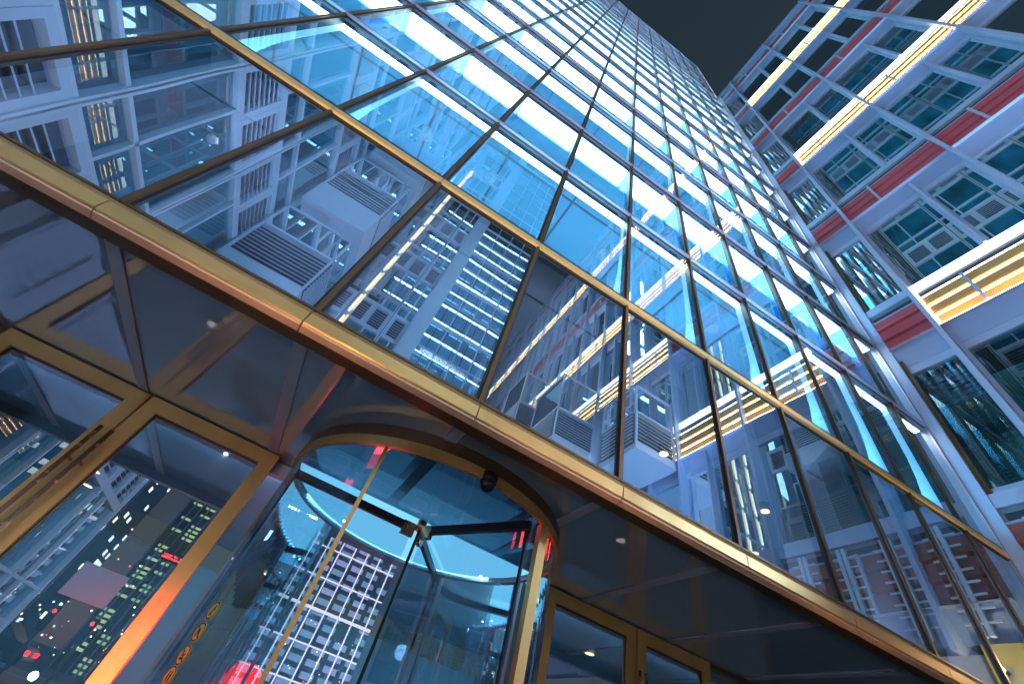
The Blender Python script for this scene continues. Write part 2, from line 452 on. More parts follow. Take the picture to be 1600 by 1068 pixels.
fins = []
def fin_profile(x, z0, z1):
    """upright glass fin, wide where it meets the floors and slim at mid height"""
    pts = [(0, z0)]
    n = 12
    H = z1-z0
    prof = []
    for k in range(n+1):
        u = k/n; z = z0+0.03+(H-0.09)*u
        lo = max(0, 1-(u*H)/0.95); hi = max(0, 1-((1-u)*H)/0.75)
        dd = 0.075+0.13*lo**2.0+0.24*hi**2.0
        prof.append((dd, z))
    h = n//2
    lo_ = [(x-0.006, Y0+0.062, prof[0][1])] + [(x-0.006, Y0+0.062+q[0], q[1]) for q in prof[:h+1]] + [(x-0.006, Y0+0.062, prof[h][1])]
    hi_ = [(x-0.006, Y0+0.062, prof[h][1]+0.004)] + [(x-0.006, Y0+0.062+q[0], q[1]+(0.004 if k == 0 else 0)) for k, q in enumerate(prof[h:])] + [(x-0.006, Y0+0.062, prof[-1][1])]
    return lo_, hi_
for t in range(1, 19, 2):
    for x in MX:
        P, Q = fin_profile(x, TZ[t], TZ[t+2])
        fins.append((shown(P)+shown(Q), P, Q))
fins.sort(key=lambda c: -c[0])
rest = MB()
for i, (s_, P, Q) in enumerate(fins):
    b = MB() if i < 100 else rest
    b.prism(P, (0.012,0,0), 0); b.prism(Q, (0.012,0,0), 1)
    if i < 100: part('support_fin', b, [m_fin, m_bracket], tower)
if rest.f: part('support_fins', rest, [m_fin, m_bracket], tower, kind='stuff')
# grey reveals beside the mullions of the lowest storey
for x in MX:
    b = MB(); b.box(x-0.022, x+0.022, Y0+0.062, Y0+0.28, TZ[0]+0.03, TZ[1]-0.10)
    part('reveal', b, m_grey, tower)

YB = 6.6
for t in range(1, 20, 2):
    z = TZ[t]; b = MB()
    b.box(XL, XR, Y0+0.44 if t == 1 else Y0+0.335, YB, z-0.10, z+0.03, 0)
    part('floor_slab', b, m_inner if t > 1 else m_grey, tower)
    b = MB(); zt = TZ[min(t+2, 20)]
    b.box(XL, XR, YB, YB+0.1, z+0.03, zt-0.10, 0)
    for k in range(9):
        xx = XL+0.6+k*1.23+random.uniform(-.1,.1)
        b.box(xx, xx+0.05, YB-0.03, YB, z+0.03, zt-0.10, 1)
    part('office_wall', b, [m_inner, m_white], tower)
    b = MB(); zc = zt-0.10
    for yy in (4.2, 5.6):
        for k in range(6):
            x0 = XL+0.5+k*1.85
            b.box(x0, x0+1.25, yy, yy+0.10, zc-0.05, zc-0.01, 0)
    for k in range(9): b.box(XL+0.3+k*1.25, XL+0.33+k*1.25, Y0+0.5, YB, zc-0.02, zc-0.002, 1)
    for yy in (2.6, 3.5, 4.9): b.box(XL, XR, yy, yy+0.03, zc-0.018, zc-0.0025, 1)
    for k in range(10):
        x0 = XL+0.7+k*1.13+random.uniform(-.2,.2); b.tube((x0, 3.05, zc-0.03), (x0, 3.05, zc-0.002), 0.12, 14, 2)
    part('ceiling_lights', b, [e_room, m_mauve, m_white], tower)
    if t < 20:
        b = MB(); b.box(XL+0.14, XR-0.07, Y0+0.36, Y0+0.50, z+0.03, z+0.09, 0)
        b.quad((XL+0.15,Y0+0.37,z+0.0925),(XR-0.08,Y0+0.37,z+0.0925),(XR-0.08,Y0+0.49,z+0.0925),(XL+0.15,Y0+0.49,z+0.0925), 1)
        part('hidden_floor_fill', b, [m_white, e_hidden_fill], tower)  # added out of sight to brighten ceilings and fins
b = MB(); b.box(XL, XR, Y0, YB+0.1, TOP+0.03, TOP+0.25); part('roof', b, m_mauve, tower)
b = MB(); b.box(XL-0.05, XL, Y0, YB, GZ, TOP); part('side_wall', b, m_conc, tower)

# polished soffit over the recessed entrance, with silver cover strips
YD = 3.28
b = MB(); b.box(XL, XR, Y0-0.002, YB, 1.256, 1.30); part('entrance_soffit', b, m_pol, tower)
for x in MX:
    b = MB(); b.box(x-0.035, x+0.035, Y0-0.01, YD-0.05, 1.247, 1.2555); part('cover_strip', b, m_alu2, tower)
# lobby: upper room behind the dark storey, lower room behind the doors
b = MB(); b.box(XL, XR, 6.2, 6.3, 1.31, TZ[1]-0.10, 0)
for k in range(7): b.box(XL+0.9+k*1.5, XL+0.96+k*1.5, 6.16, 6.2, 1.31, TZ[1]-0.1, 1)
part('lobby_wall', b, [m_darkened, m_grey], tower)
b = MB(); b.box(XL, XR, 8.2, 8.3, GZ, 1.25, 0)
part('lobby_wall', b, m_lobby, tower)
for (x, y) in ((3.45, 3.9), (-3.6, 2.9)):
    b = MB(); b.box(x-0.16, x+0.16, y, y+0.36, 1.31, TZ[1]-0.10); part('column', b, m_conc, tower)
for p in ((4.41,2.87),(5.18,3.65),(4.42,3.67),(3.71,2.06),(5.19,2.84),(6.45,3.66),(2.9,2.9),(6.2,2.6)):
    b = MB(); b.tube((p[0],p[1],2.91),(p[0],p[1],3.0),0.06,16,0); b.tube((p[0],p[1],2.902),(p[0],p[1],2.91),0.048,16,1)
    part('downlight', b, [m_bronze, e_lamp], tower)
b = MB(); b.box(XL+0.2, XR-0.2, YD+0.10, YD+0.16, 1.165, 1.2555, 0); b.quad((XL+0.2,YD+0.162,1.170),(XR-0.2,YD+0.162,1.170),(XR-0.2,YD+0.162,1.252),(XL+0.2,YD+0.162,1.252),1)
part('hidden_lobby_fill', b, [m_white, e_hidden_fill], tower)  # added behind the door header to brighten the lobby

for p in ((-3.15, 4.62), (-2.15, 5.6), (-2.35, 6.3), (3.2, 4.4), (4.6, 5.2)):
    b = MB(); b.tube((p[0],p[1],1.235),(p[0],p[1],1.2555),0.07,18,0); b.tube((p[0],p[1],1.232),(p[0],p[1],1.235),0.05,18,1); part('downlight', b, [m_bronze, e_lamp], tower)

# fixed glazing of the entrance front, its posts and low transom
def frame_rect(b, x0, x1, z0, z1, y0, y1, w, m=0, wb=None):
    b.box(x0, x0+w, y0, y1, z0, z1, m); b.box(x1-w, x1, y0, y1, z0, z1, m)
    b.box(x0+w, x1-w, y0, y1, z1-w, z1, m); b.box(x0+w, x1-w, y0, y1, z0, z0+(wb or w), m)
for (x0, x1) in ((-4.4,-3.20),(-3.20,-2.27),(3.68,4.6),(4.6,5.5),(5.5,6.74)):
    b = MB(); b.quad((x0,YD+0.03,GZ),(x1,YD+0.03,GZ),(x1,YD+0.03,1.25),(x0,YD+0.03,1.25))
    w = part('entrance_glazing', b, g_door, tower)
    b = MB(); frame_rect(b, x0, x1, GZ+0.03, 1.254, YD, YD+0.06, 0.035); part('glazing_frame', b, m_bronze, w)

# ================================================================== ENTRANCE DOORS
def door(x0, x1, hinge_left, label, paper=False):
    t = thing('glass_door', label, 'door', ((x0+x1)/2, YD, GZ+0.03), 'brass framed entrance doors')
    b = MB(); frame_rect(b, x0+0.004, x1-0.004, GZ+0.04, 1.246, YD-0.03, YD+0.03, 0.095, 0, 0.16)
    b.box(x0+0.092, x0+0.099, YD-0.010, YD+0.010, GZ+0.2, 1.151, 1); b.box(x1-0.099, x1-0.092, YD-0.010, YD+0.010, GZ+0.2, 1.151, 1)
    b.box(x0+0.099, x1-0.099, YD-0.010, YD+0.010, 1.144, 1.151, 1)
    part('frame', b, [m_gold, m_black], t)
    b = MB(); b.quad((x0+0.099,YD,GZ+0.2),(x1-0.099,YD,GZ+0.2),(x1-0.099,YD,1.144),(x0+0.099,YD,1.144))
    part('pane', b, g_door, t)
    xh = x1-0.03 if hinge_left else x0+0.03
    b = MB(); b.tube((xh,YD-0.10,-0.75),(xh,YD-0.10,0.93),0.013,12,0)
    for zz in (0.72, -0.55): b.tube((xh,YD-0.10,zz),(xh,YD-0.03,zz),0.009,8,0)
    part('handle', b, m_copper, t, True)
    return t
door(-2.265, -1.362, True, 'leftmost brass framed glass door, left leaf of the left pair')
door(-1.358, -0.44, False, 'brass framed glass door just left of the revolving drum, grey notice on its pane')
door(1.90, 2.838, True, 'brass framed glass door just right of the revolving drum')
door(2.842, 3.68, False, 'rightmost brass framed glass door with gold header reflecting lamplight')
b = MB(); b.box(-0.93, -0.70, YD-0.007, YD-0.004, 0.175, 0.33)
tag(part('notice', b, surf('grey_paper', (0.33,0.33,0.36), 0.6, 0, 0.06, 30)), 'grey paper notice stuck on the glass door left of the drum', 'notice')

# ================================================================== REVOLVING DOOR
DX, DY, DR = 0.65, 2.95, 0.95
rd = thing('revolving_door', 'round glass revolving door with gold ring and black wing bars', 'revolving door', (DX, DY, GZ+0.03))
A = math.radians
b = MB(); b.arcwall(DX, DY, DR-0.015, DR+0.012, math.pi, 2*math.pi, 1.118, 1.175, 48, 0); b.arcwall(DX, DY, DR-0.010, DR, 0, math.pi, 1.135, 1.175, 48, 2)
b.arcwall(DX, DY, DR-0.012, DR+0.006, 0, 2*math.pi, 1.175, 1.254, 72, 1)
part('ring', b, [m_gold, m_bronze, m_alu2], rd)
for a0, a1 in ((A(170), A(237)), (A(303), A(370))):
    b = MB(); b.arcsheet(DX, DY, DR-0.004, a0, a1, GZ+0.05, 1.115, 28)
    part('curved_glass', b, g_drum, rd, True)
for a0, a1 in ((A(15), A(57)), (A(123), A(165))):
    b = MB(); b.arcsheet(DX, DY, DR-0.004, a0, a1, GZ+0.05, 1.115, 20)
    part('curved_glass', b, g_drum, rd, True)
for ang, w in ((237, 0.010), (303, 0.026), (57, 0.012), (123, 0.012), (172, 0.02), (8, 0.02)):
    x, y = DX+DR*math.cos(A(ang)), DY+DR*math.sin(A(ang))
    b = MB(); b.box(x-w, x+w, y-w, y+w, GZ+0.04, 1.115)
    part('post', b, m_gold if 180 < ang < 360 else m_alu2, rd)
# ceiling of the drum: smoked glass over the front half, lit panel over the rear half
def disc(b, r, a0, a1, z, n=36, m=0):
    i = len(b.v); b.v.append((DX, DY, z))
    for k in range(n+1):
        t = a0+(a1-a0)*k/n; b.v.append((DX+r*math.cos(t), DY+r*math.sin(t), z))
    for k in range(n): b.f.append((i, i+2+k, i+1+k)); b.m.append(m)
b = MB(); disc(b, DR-0.03, A(180), A(360), 1.155); part('ceiling_glass', b, g_roof, rd)
b = MB(); disc(b, DR-0.03, A(0), A(180), 1.160); part('ceiling_panel', b, e_cyan, rd, label='glowing cyan ceiling panel over the rear half')
for p in ((0.20, 3.62), (1.38, 3.45)):
    b = MB(); b.tube((p[0],p[1],1.150),(p[0],p[1],1.159),0.010,10); part('spotlight', b, e_star, rd)
b = MB(); b.tube((DX,DY,GZ+0.04),(DX,DY,1.15),0.011,14); part('shaft', b, m_black, rd, True)
b = MB(); b.tube((DX,DY,1.085),(DX,DY,1.15),0.034,18); part('hub', b, m_copper, rd, True)
for ang in (180, 298, 60):
    c, s_ = math.cos(A(ang)), math.sin(A(ang)); nx, ny = -s_, c
    P = lambda r_, o_, z: (DX+c*r_+nx*o_, DY+s_*r_+ny*o_, z)
    def bar(b, r0, r1, o0, o1, z0, z1, m=0):
        b.prism([P(r0,o0,z0), P(r1,o0,z0), P(r1,o1,z0), P(r0,o1,z0)], (0,0,z1-z0), m)
    b = MB(); b.quad(P(0.05,0,GZ+0.08), P(DR-0.06,0,GZ+0.08), P(DR-0.06,0,1.05), P(0.05,0,1.05))
    w = part('wing', b, g_wing, rd)
    b = MB(); bar(b, 0.05, DR-0.04, -0.016, 0.016, 1.055, 1.105); bar(b, DR-0.055, DR-0.04, -0.008, 0.008, GZ+0.06, 1.05)
    part('wing_frame', b, m_black, w)
    b = MB(); bar(b, 0.035, 0.125, -0.017, 0.017, 1.025, 1.110); part('clamp', b, m_copper, w)
# black camera dome under the ring
b = MB(); b.ball((0.70, 2.00, 1.105), 0.042, 0, 18, 12); b.tube((0.70,2.00,1.115),(0.70,2.00,1.165),0.047,20)
tag(part('dome_camera', b, surf('black_plastic', (0.01,0.01,0.012), 0.15, 0, 0.1, 5), None, True), 'small black dome camera under the gold ring of the revolving door', 'camera')

# yellow pictogram discs on the curved glass
m_yel = surf('yellow_disc', (0.85, 0.62, 0.08), 0.5, 0, 0.08, 40)
m_ink = surf('black_ink', (0.02,0.018,0.015), 0.6, 0, 0.1, 20)
sa = math.atan2(2.47-DY, -0.17-DX); sr = DR+0.004
SC = Vector((DX+sr*math.cos(sa), DY+sr*math.sin(sa), 0)); SU = Vector((-math.sin(sa), math.cos(sa), 0)); SN = Vector((math.cos(sa), math.sin(sa), 0))
def sticker(z, kind, label):
    t = thing('warning_sticker', label, 'sticker', (SC.x, SC.y, z-0.037), 'round stickers down the drum glass')
    def L(u, w, off): return tuple(SC + SU*u + Vector((0,0,z+w)) + SN*off)
    def plate(b, pts, off, th=0.0012, m=0):
        b.prism([L(u, w, off) for u, w in pts], tuple(SN*th), m)
    circ = lambda r_, n=28: [(r_*math.cos(2*math.pi*k/n), r_*math.sin(2*math.pi*k/n)) for k in range(n)]
    b = MB(); plate(b, circ(0.036), 0.0); part('disc', b, m_yel, t)
    b = MB()
    n = 28
    for k in range(n):
        a0, a1 = 2*math.pi*k/n, 2*math.pi*(k+1)/n
        plate(b, [(0.034*math.cos(a0),0.034*math.sin(a0)),(0.034*math.cos(a1),0.034*math.sin(a1)),(0.0295*math.cos(a1),0.0295*math.sin(a1)),(0.0295*math.cos(a0),0.0295*math.sin(a0))], 0.0014, 0.0006)
    def ln(p, q, w):
        p = Vector(p); q = Vector(q); e = (q-p).normalized(); nn = Vector((-e.y, e.x))*w
        plate(b, [tuple(p+nn), tuple(p-nn), tuple(q-nn), tuple(q+nn)], 0.0014, 0.0006)
    if kind == 0:
        plate(b, [(0.004+0.005*x, 0.016+0.005*y) for x, y in circ(1.0, 12)], 0.0014, 0.0006)
        ln((0.003,0.011),(-0.003,-0.004),0.004); ln((-0.003,-0.004),(0.006,-0.021),0.003); ln((-0.003,-0.004),(-0.010,-0.020),0.003); ln((0.002,0.008),(0.015,0.004),0.0022)
    elif kind == 1:
        ln((-0.012,-0.016),(0.0,0.012),0.004); ln((0.0,0.012),(0.012,-0.016),0.004); ln((-0.021,0.021),(0.021,-0.021),0.0025)
    elif kind == 2:
        ln((-0.015,-0.012),(0.012,-0.012),0.004); ln((-0.010,-0.006),(-0.004,0.014),0.003); ln((0.004,-0.006),(0.014,0.006),0.003); ln((-0.021,0.021),(0.021,-0.021),0.0025)
    else:
        for sx in (-0.009, 0.009):
            plate(b, [(sx+0.0045*x, 0.013+0.0045*y) for x, y in circ(1.0, 12)], 0.0014, 0.0006)
            ln((sx,0.008),(sx,-0.006),0.005); ln((sx-0.002,-0.006),(sx-0.002,-0.020),0.002); ln((sx+0.003,-0.006),(sx+0.003,-0.020),0.002)
    part('pictogram', b, m_ink, t)
sticker(0.25, 0, 'topmost yellow sticker on the drum glass, a person pushing')
sticker(0.17, 1, 'yellow sticker second from top, black wedge sign struck through')
sticker(0.09, 2, 'yellow sticker third from top, hand sign struck through')
sticker(0.02, 3, 'lowest yellow sticker on the drum glass, two standing figures')

# ================================================================== WINGS OF THE COURTYARD
ZK = lambda k: 7.5+3.73*k
class Plane:
    """s along the wall, d into the building, z up"""
    def __init__(self, fn): self.fn = fn
    def box(self, b, s0, s1, d0, d1, z0, z1, m=0):
        p = self.fn(s0, d0); q = self.fn(s1, d1)
        b.box(p[0], q[0], p[1], q[1], z0, z1, m)
    def quad(self, b, s0, s1, d, z0, z1, m=0):
        p = self.fn(s0, d); q = self.fn(s1, d)
        b.quad((p[0],p[1],z0),(q[0],q[1],z0),(q[0],q[1],z1),(p[0],p[1],z1), m)
    def P(self, s, d, z):
        p = self.fn(s, d); return (p[0], p[1], z)
    def prism(self, b, prof, s0, s1, m=0):
        """profile in (d, z) pushed from s0 to s1"""
        a = [self.P(s0, q[0], q[1]) for q in prof]; c = Vector(self.P(s1, 0, 0))-Vector(self.P(s0, 0, 0))
        b.prism(a, tuple(c), m)

# ---------------------------------- red block with lit orange bands on the right
XB = 6.75
PB = Plane(lambda s, d: (XB+d, s))
red = thing('office_block', 'white framed office block with red and glowing orange bands', 'office building', (XB, -12, GZ))
SB = [1.55, 0.85]+[0.85-1.87*i for i in range(1, 15)]
KS = list(range(-1, 6))
ZROOF = 26.95
for i, s in enumerate(SB[1:]):
    b = MB()
    PB.box(b, s-0.030, s+0.030, -0.11, 0.36, 2.2, ZROOF-0.25)
    part('vertical_fin', b, m_alu, red)
b = MB(); PB.box(b, 1.55, 1.698, 0.0, 0.4, 2.2, ZROOF); PB.box(b, 1.50, 1.55, 0.06, 0.4, 2.2, ZROOF, 1)
part('corner_post', b, [m_alu, m_bronze], red)
def lit(k, i):
    if i == 0: return False
    if k in (0, 2, 4): return True
    return k == 1 and i in (3, 4, 8)
wins = []
for k in KS:
    z = ZK(k)
    for i in range(len(SB)-1):
        s1, s0 = SB[i]-(0.030 if i else 0.0), SB[i+1]+0.030
        L = lit(k, i); b = MB()
        w = s1-s0
        # rails and corrugated panel
        PB.box(b, s0, s1, 0.02, 0.10, z-0.17, z, 1 if L else 0)
        PB.box(b, s0, s1, 0.10, 0.62, z-0.05, z-0.001, 0)
        PB.box(b, s0, s1, 0.055, 0.20, z-0.345, z-0.175, 2)
        PB.box(b, s0+0.03, s1-0.03, 0.050, 0.055, z-0.33, z-0.24, 3)
        PB.box(b, s0, s1, 0.02, 0.12, z-0.372, z-0.345, 1 if L else 0)
        h0, h1 = z-1.12, z-0.375
        n = 3; st = (h1-h0)/n
        for q in range(n):
            a = h1-q*st
            PB.prism(b, [(0.015,a-0.004),(0.035,a-st*0.50),(-0.012,a-st*0.80),(-0.012,a-st+0.035),(0.10,a-st+0.002),(0.16,a-st+0.002),(0.16,a-0.004)], s0, s1, 4)
        sd = s1-0.34*w if w > 1 else None
        if sd: PB.box(b, sd-0.022, sd+0.022, -0.03, 0.16, z-1.10, z-0.345, 0)
        PB.box(b, s0, s1, -0.06, 0.05, z-1.135, z-1.119, 0)
        part('spandrel_panel', b, [m_alu, e_white if L else m_alu, m_greyp, m_dark, m_red_lit if L else (m_brick if k == -1 else m_red)], red,
             label=('red corrugated panel coloured lit orange under a white light strip' if L else None))
        if L:
            p = MB()
            for q in range(n):
                a = h1-q*st
                PB.box(p, s0+0.01, s1-0.01, 0.018, 0.034, a-0.003, a+0.010)
            PB.box(p, s0+0.01, s1-0.01, -0.055, -0.030, z-1.118, z-1.108)
            part('light_strip', p, e_warm, red)
            if i == 1 or not lit(k, i-1):
                p = MB(); PB.box(p, s1-0.03, s1-0.001, 0.0, 0.05, z-1.10, z-0.20); part('light_strip', p, e_white, red)
        # soffit of the window recess
        b = MB(); PB.prism(b, [(0.0,z-1.136),(0.02,z-1.18),(0.10,z-1.468),(0.40,z-1.468),(0.40,z-1.136)], s0, s1)
        part('soffit', b, m_fascia, red)
        # windows
        if k > -1 or True:
            zt = z-1.47; zb = ZK(k-1) if k > -1 else 2.2
            sm = s1-0.605*w
            parts = [(sm+0.022, s1), (s0, sm-0.022)] if w > 1 else [(s0, s1)]
            if k > -1 and w > 1:
                b = MB(); PB.box(b, sm-0.022, sm+0.022, -0.02, 0.30, zb, zt+0.26); part('mid_post', b, m_alu, red)
            if k > -1:
                for a, c in parts: wins.append((shown([PB.P(a,.35,zb), PB.P(c,.35,zb), PB.P(c,.35,zt), PB.P(a,.35,zt)]), a, c, zb, zt))
wins.sort(key=lambda q: -q[0])
rest_f = MB(); rest_g = MB()
def win_frame(Pl, b, a, c, zb, zt, d=0.13):
    Pl.box(b, a+0.001, c-0.001, d-0.03, d+0.05, zt-0.14, zt-0.002); Pl.box(b, a+0.001, c-0.001, d-0.03, d+0.05, zb+0.001, zb+0.10)
    Pl.box(b, a+0.001, a+0.045, d-0.03, d+0.05, zb+0.10, zt-0.14); Pl.box(b, c-0.045, c-0.001, d-0.03, d+0.05, zb+0.10, zt-0.14)
for i, (s_, a, c, zb, zt) in enumerate(wins):
    if i < 100:
        b = MB(); win_frame(PB, b, a, c, zb, zt)
        w = part('window', b, m_alu, red)
        b = MB(); PB.quad(b, a+0.045, c-0.045, 0.14, zb+0.10, zt-0.14); part('pane', b, g_red, w)
        if i % 3 == 1:
            hh = (zt-zb)*random.choice((0.18, 0.3, 0.45, 0.7))
            b = MB(); n = int(hh/0.09)
            for q in range(n): PB.box(b, a+0.07, c-0.07, 0.30, 0.325, zt-0.16-q*0.09-0.055, zt-0.16-q*0.09)
            if n: part('blind', b, m_blind, w)
    else:
        win_frame(PB, rest_f, a, c, zb, zt); PB.quad(rest_g, a+0.045, c-0.045, 0.14, zb+0.10, zt-0.14)
part('windows', rest_f, m_alu, red, kind='stuff'); part('panes', rest_g, g_red, red, kind='stuff')
b = MB(); PB.box(b, SB[-1], 1.6, 1.4, 1.5, 2.2, ZROOF-0.3); part('room_wall', b, r_red, red)
for k in KS:
    b = MB(); PB.box(b, SB[-1], 1.5, 0.47, 1.4, ZK(k)-1.15, ZK(k)-0.06); part('floor_slab', b, m_dark, red)
b = MB(); PB.box(b, SB[-1]-0.1, 1.698, -0.04, 1.6, ZROOF-0.22, ZROOF, 0); PB.box(b, SB[-1]-0.1, 1.698, -0.07, -0.041, ZROOF-0.10, ZROOF-0.02, 1)
part('parapet', b, [m_alu, m_bronze], red)
b = MB(); PB.box(b, SB[-1], 1.698, 0.05, 0.5, GZ, 2.2, 0)
for s in (1.2, -0.7, -2.6, -4.5): PB.box(b, s-0.006, s+0.006, 0.046, 0.051, GZ, 2.2, 1)
PB.box(b, SB[-1], 1.698, 0.046, 0.0505, 0.9, 0.91, 1)
part('stone_base', b, [m_stone, m_dark], red)
# white ladder shutters on the lowest red band
for s in (1.2, 0.62, 0.02, -0.6, -1.3, -2.0):
    b = MB(); PB.box(b, s-0.06, s-0.012, -0.06, 0.0, 2.32, 3.52); PB.box(b, s+0.012, s+0.06, -0.06, 0.0, 2.32, 3.52)
    for q in range(8): PB.box(b, s-0.18, s+0.18, -0.05, -0.03, 2.44+q*0.135, 2.46+q*0.135)
    part('shutter', b, m_white, red)

# ---------------------------------- box bays (louvre below, glazed rail above)
def boxbay(root, x0, x1, y0, y1, zl, zh, zt, zbot):
    """front face at y1 looks towards the glass tower"""
    b = MB(); b.box(x0, x1, y0, y1-0.002, zbot, zl, 0)
    b.box(x0, x1, y0, y1-0.12, zl, zh, 1)
    b.box(x0, x1, y0, y1, zh, zh+0.05, 0)
    for xx in (x0, x1-0.05): b.box(xx, xx+0.05, y1-0.05, y1, zl, zt, 0)
    for xx in (x0, x1-0.05): b.box(xx, xx+0.05, y0, y0+0.05, zl, zt, 0)
    b.box(x0, x1, y1-0.05, y1, zt-0.05, zt, 0); b.box(x0+0.05, x1-0.05, y1-0.05, y1, zl, zl+0.06, 0)
    for xx in (x0, x1-0.05): b.box(xx, xx+0.05, y0+0.05, y1-0.05, zt-0.05, zt, 0)
    n = max(4, int((zh-zl)/0.11))
    st = (zh-zl-0.08)/n
    for q in range(n):
        z = zl+0.07+q*st
        b.prism([(x0+0.05,y1-0.005,z),(x0+0.05,y1-0.07,z+0.05),(x0+0.05,y1-0.075,z+0.035),(x0+0.05,y1-0.012,z-0.012)], (x1-x0-0.1,0,0), 0)
        for xs, e in ((x0, -1), (x1, 1)):
            b.box(xs-0.03 if e < 0 else xs, xs if e < 0 else xs+0.03, y0+0.1, y1-0.1, z, z+0.03, 0)
    o = part('bay_box', b, [m_white, m_dark], root)
    b = MB(); b.quad((x0+0.05,y1-0.025,zh+0.05),(x1-0.05,y1-0.025,zh+0.05),(x1-0.05,y1-0.025,zt-0.05),(x0+0.05,y1-0.025,zt-0.05))
    for xx in (x0+0.02, x1-0.02): b.quad((xx,y0+0.05,zh+0.05),(xx,y1-0.05,zh+0.05),(xx,y1-0.05,zt-0.05),(xx,y0+0.05,zt-0.05))
    part('rail_glass', b, g_grey, o)

boxbay(red, 5.45, 6.70, -4.4, -3.0, 6.25, 7.2, 8.15, 6.1)
boxbay(red, 5.1, 6.70, -8.6, -6.6, 8.2, 9.4, 11.0, 8.0)
boxbay(red, 5.1, 6.70, -12.6, -10.6, 11.0, 12.3, 14.2, 10.8)

# ---------------------------------- louvred wing on the left (seen in the glass)
PC = Plane(lambda s, d: (XL-d, s))
def louvre_band(Pl, b, s0, s1, z0, z1, m=0, md=1, d=0.0, pitch=0.125):
    Pl.box(b, s0, s1, d+0.14, d+0.16, z0, z1, md)
    Pl.box(b, s0, s0+0.10, d, d+0.14, z0, z1, m); Pl.box(b, s1-0.10, s1, d, d+0.14, z0, z1, m)
    Pl.box(b, s0+0.10, s1-0.10, d, d+0.14, z1-0.10, z1, m); Pl.box(b, s0+0.10, s1-0.10, d, d+0.14, z0, z0+0.10, m)
    n = int((z1-z0-0.2)/pitch)
    for q in range(n):
        z = z0+0.12+q*pitch
        Pl.prism(b, [(d+0.015,z),(d+0.09,z+0.055),(d+0.095,z+0.04),(d+0.022,z-0.012)], s0+0.10, s1-0.10, m)

def louvre_block(Pl, root, lines, ks, zbase, top):
    for s in lines:
        b = MB(); Pl.box(b, s-0.05, s-0.015, -0.03, 0.3, zbase, top); Pl.box(b, s+0.015, s+0.05, -0.03, 0.3, zbase, top); Pl.box(b, s-0.014, s+0.014, 0.0, 0.3, zbase, top, 1)
        part('vertical_post', b, [m_white, m_dark], root)
    for k in ks:
        z = ZK(k)
        for i in range(len(lines)-1):
            a, c = sorted((lines[i], lines[i+1])); a += 0.05; c -= 0.05
            m = (a+c)/2 if c-a > 1.3 else None
            b = MB()
            if m:
                louvre_band(Pl, b, a, m-0.004, z-1.2, z); louvre_band(Pl, b, m+0.004, c, z-1.2, z)
            else: louvre_band(Pl, b, a, c, z-1.2, z)
            part('louvre_panel', b, [m_slat, m_dark], root)
            zt, zb = z-1.2, ZK(k-1)
            if k-1 < min(ks): continue
            b = MB()
            Pl.box(b, a, c, 0.0, 0.12, zt-0.07, zt-0.001); Pl.box(b, a, c, 0.0, 0.12, zb+0.001, zb+0.06)
            Pl.box(b, a, c, 0.0, 0.10, zb+0.62, zb+0.68)
            mm = a+(c-a)*0.62
            Pl.box(b, mm-0.025, mm+0.025, 0.0, 0.10, zb+0.06, zt-0.07)
            w = part('window', b, m_white, root)
            b = MB(); Pl.quad(b, a, c, 0.08, zb+0.06, zt-0.07); part('pane', b, g_grey, w)

lw = thing('louvred_wing', 'pale wing with louvred bands and teal windows, mirrored at left in the glass', 'office building', (XL-1, -8, GZ))
SCL = [1.55-1.87*i for i in range(0, 6)]
louvre_block(PC, lw, SCL, range(-2, 11), -1.2, 45.2)
b = MB(); PC.box(b, SCL[-1], 1.6, 0.9, 1.0, -1.2, 45.2); part('room_wall', b, r_teal, lw)
b = MB(); PC.box(b, SCL[-1], 1.69, 0.20, 0.6, GZ, -1.15); part('stone_base', b, m_stone, lw)
b = MB(); PC.box(b, SCL[-1], 1.69, -0.06, 1.0, 45.2, 45.7); part('parapet', b, m_white, lw)
boxbay(lw, -4.36, -2.66, -5.9, -3.8, 5.95, 7.13, 8.06, 5.0)
boxbay(lw, -4.36, -2.66, -5.9, -3.8, 9.5, 10.6, 11.6, 8.6)
boxbay(lw, -4.36, -2.66, -5.9, -3.8, 13.1, 14.3, 15.4, 12.2)
def wall_fill(root, x, y, z, aim, energy, color, arm, size=150):
    """small white wall fitting on a copper arm, with an added fill spot"""
    p = Vector((x, y, z)); w = Vector((arm, y, z+0.12)); a = (Vector(aim)-p).normalized()
    b = MB(); b.ball(tuple(p), 0.07, 0, 16, 10); b.tube(tuple(w), (x, y, z+0.12), 0.012, 8, 1); b.tube((x, y, z+0.12), (x, y, z+0.05), 0.012, 8, 1)
    o = part('fill_fitting', b, [m_white, m_copper], root, True)
    b = MB(); b.tube(tuple(p+a*0.062), tuple(p+a*0.078), 0.05, 16); part('fitting_lens', b, e_dimlamp, o)
    ld = bpy.data.lights.new('fill_spot', 'SPOT'); ld.energy = energy; ld.color = color  # spot added to brighten the walls opposite
    ld.spot_size = math.radians(size); ld.spot_blend = 0.5; ld.shadow_soft_size = 0.25
    lo = bpy.data.objects.new('fill_spot', ld); lo.parent = root
    lo.location = p+a*0.10+Vector((0, 0, CAM_H))-root.location
    lo.rotation_euler = a.to_track_quat('-Z', 'Y').to_euler(); col.objects.link(lo)
wall_fill(lw, XL+0.22, -1.15, 5.42, (XB, -2.0, 14), 480, (0.48, 0.60, 1.0), XL)
wall_fill(red, XB-0.25, -2.2, 2.75, (XL, -4.5, 9), 5200, (0.30, 0.55, 1.0), XB)

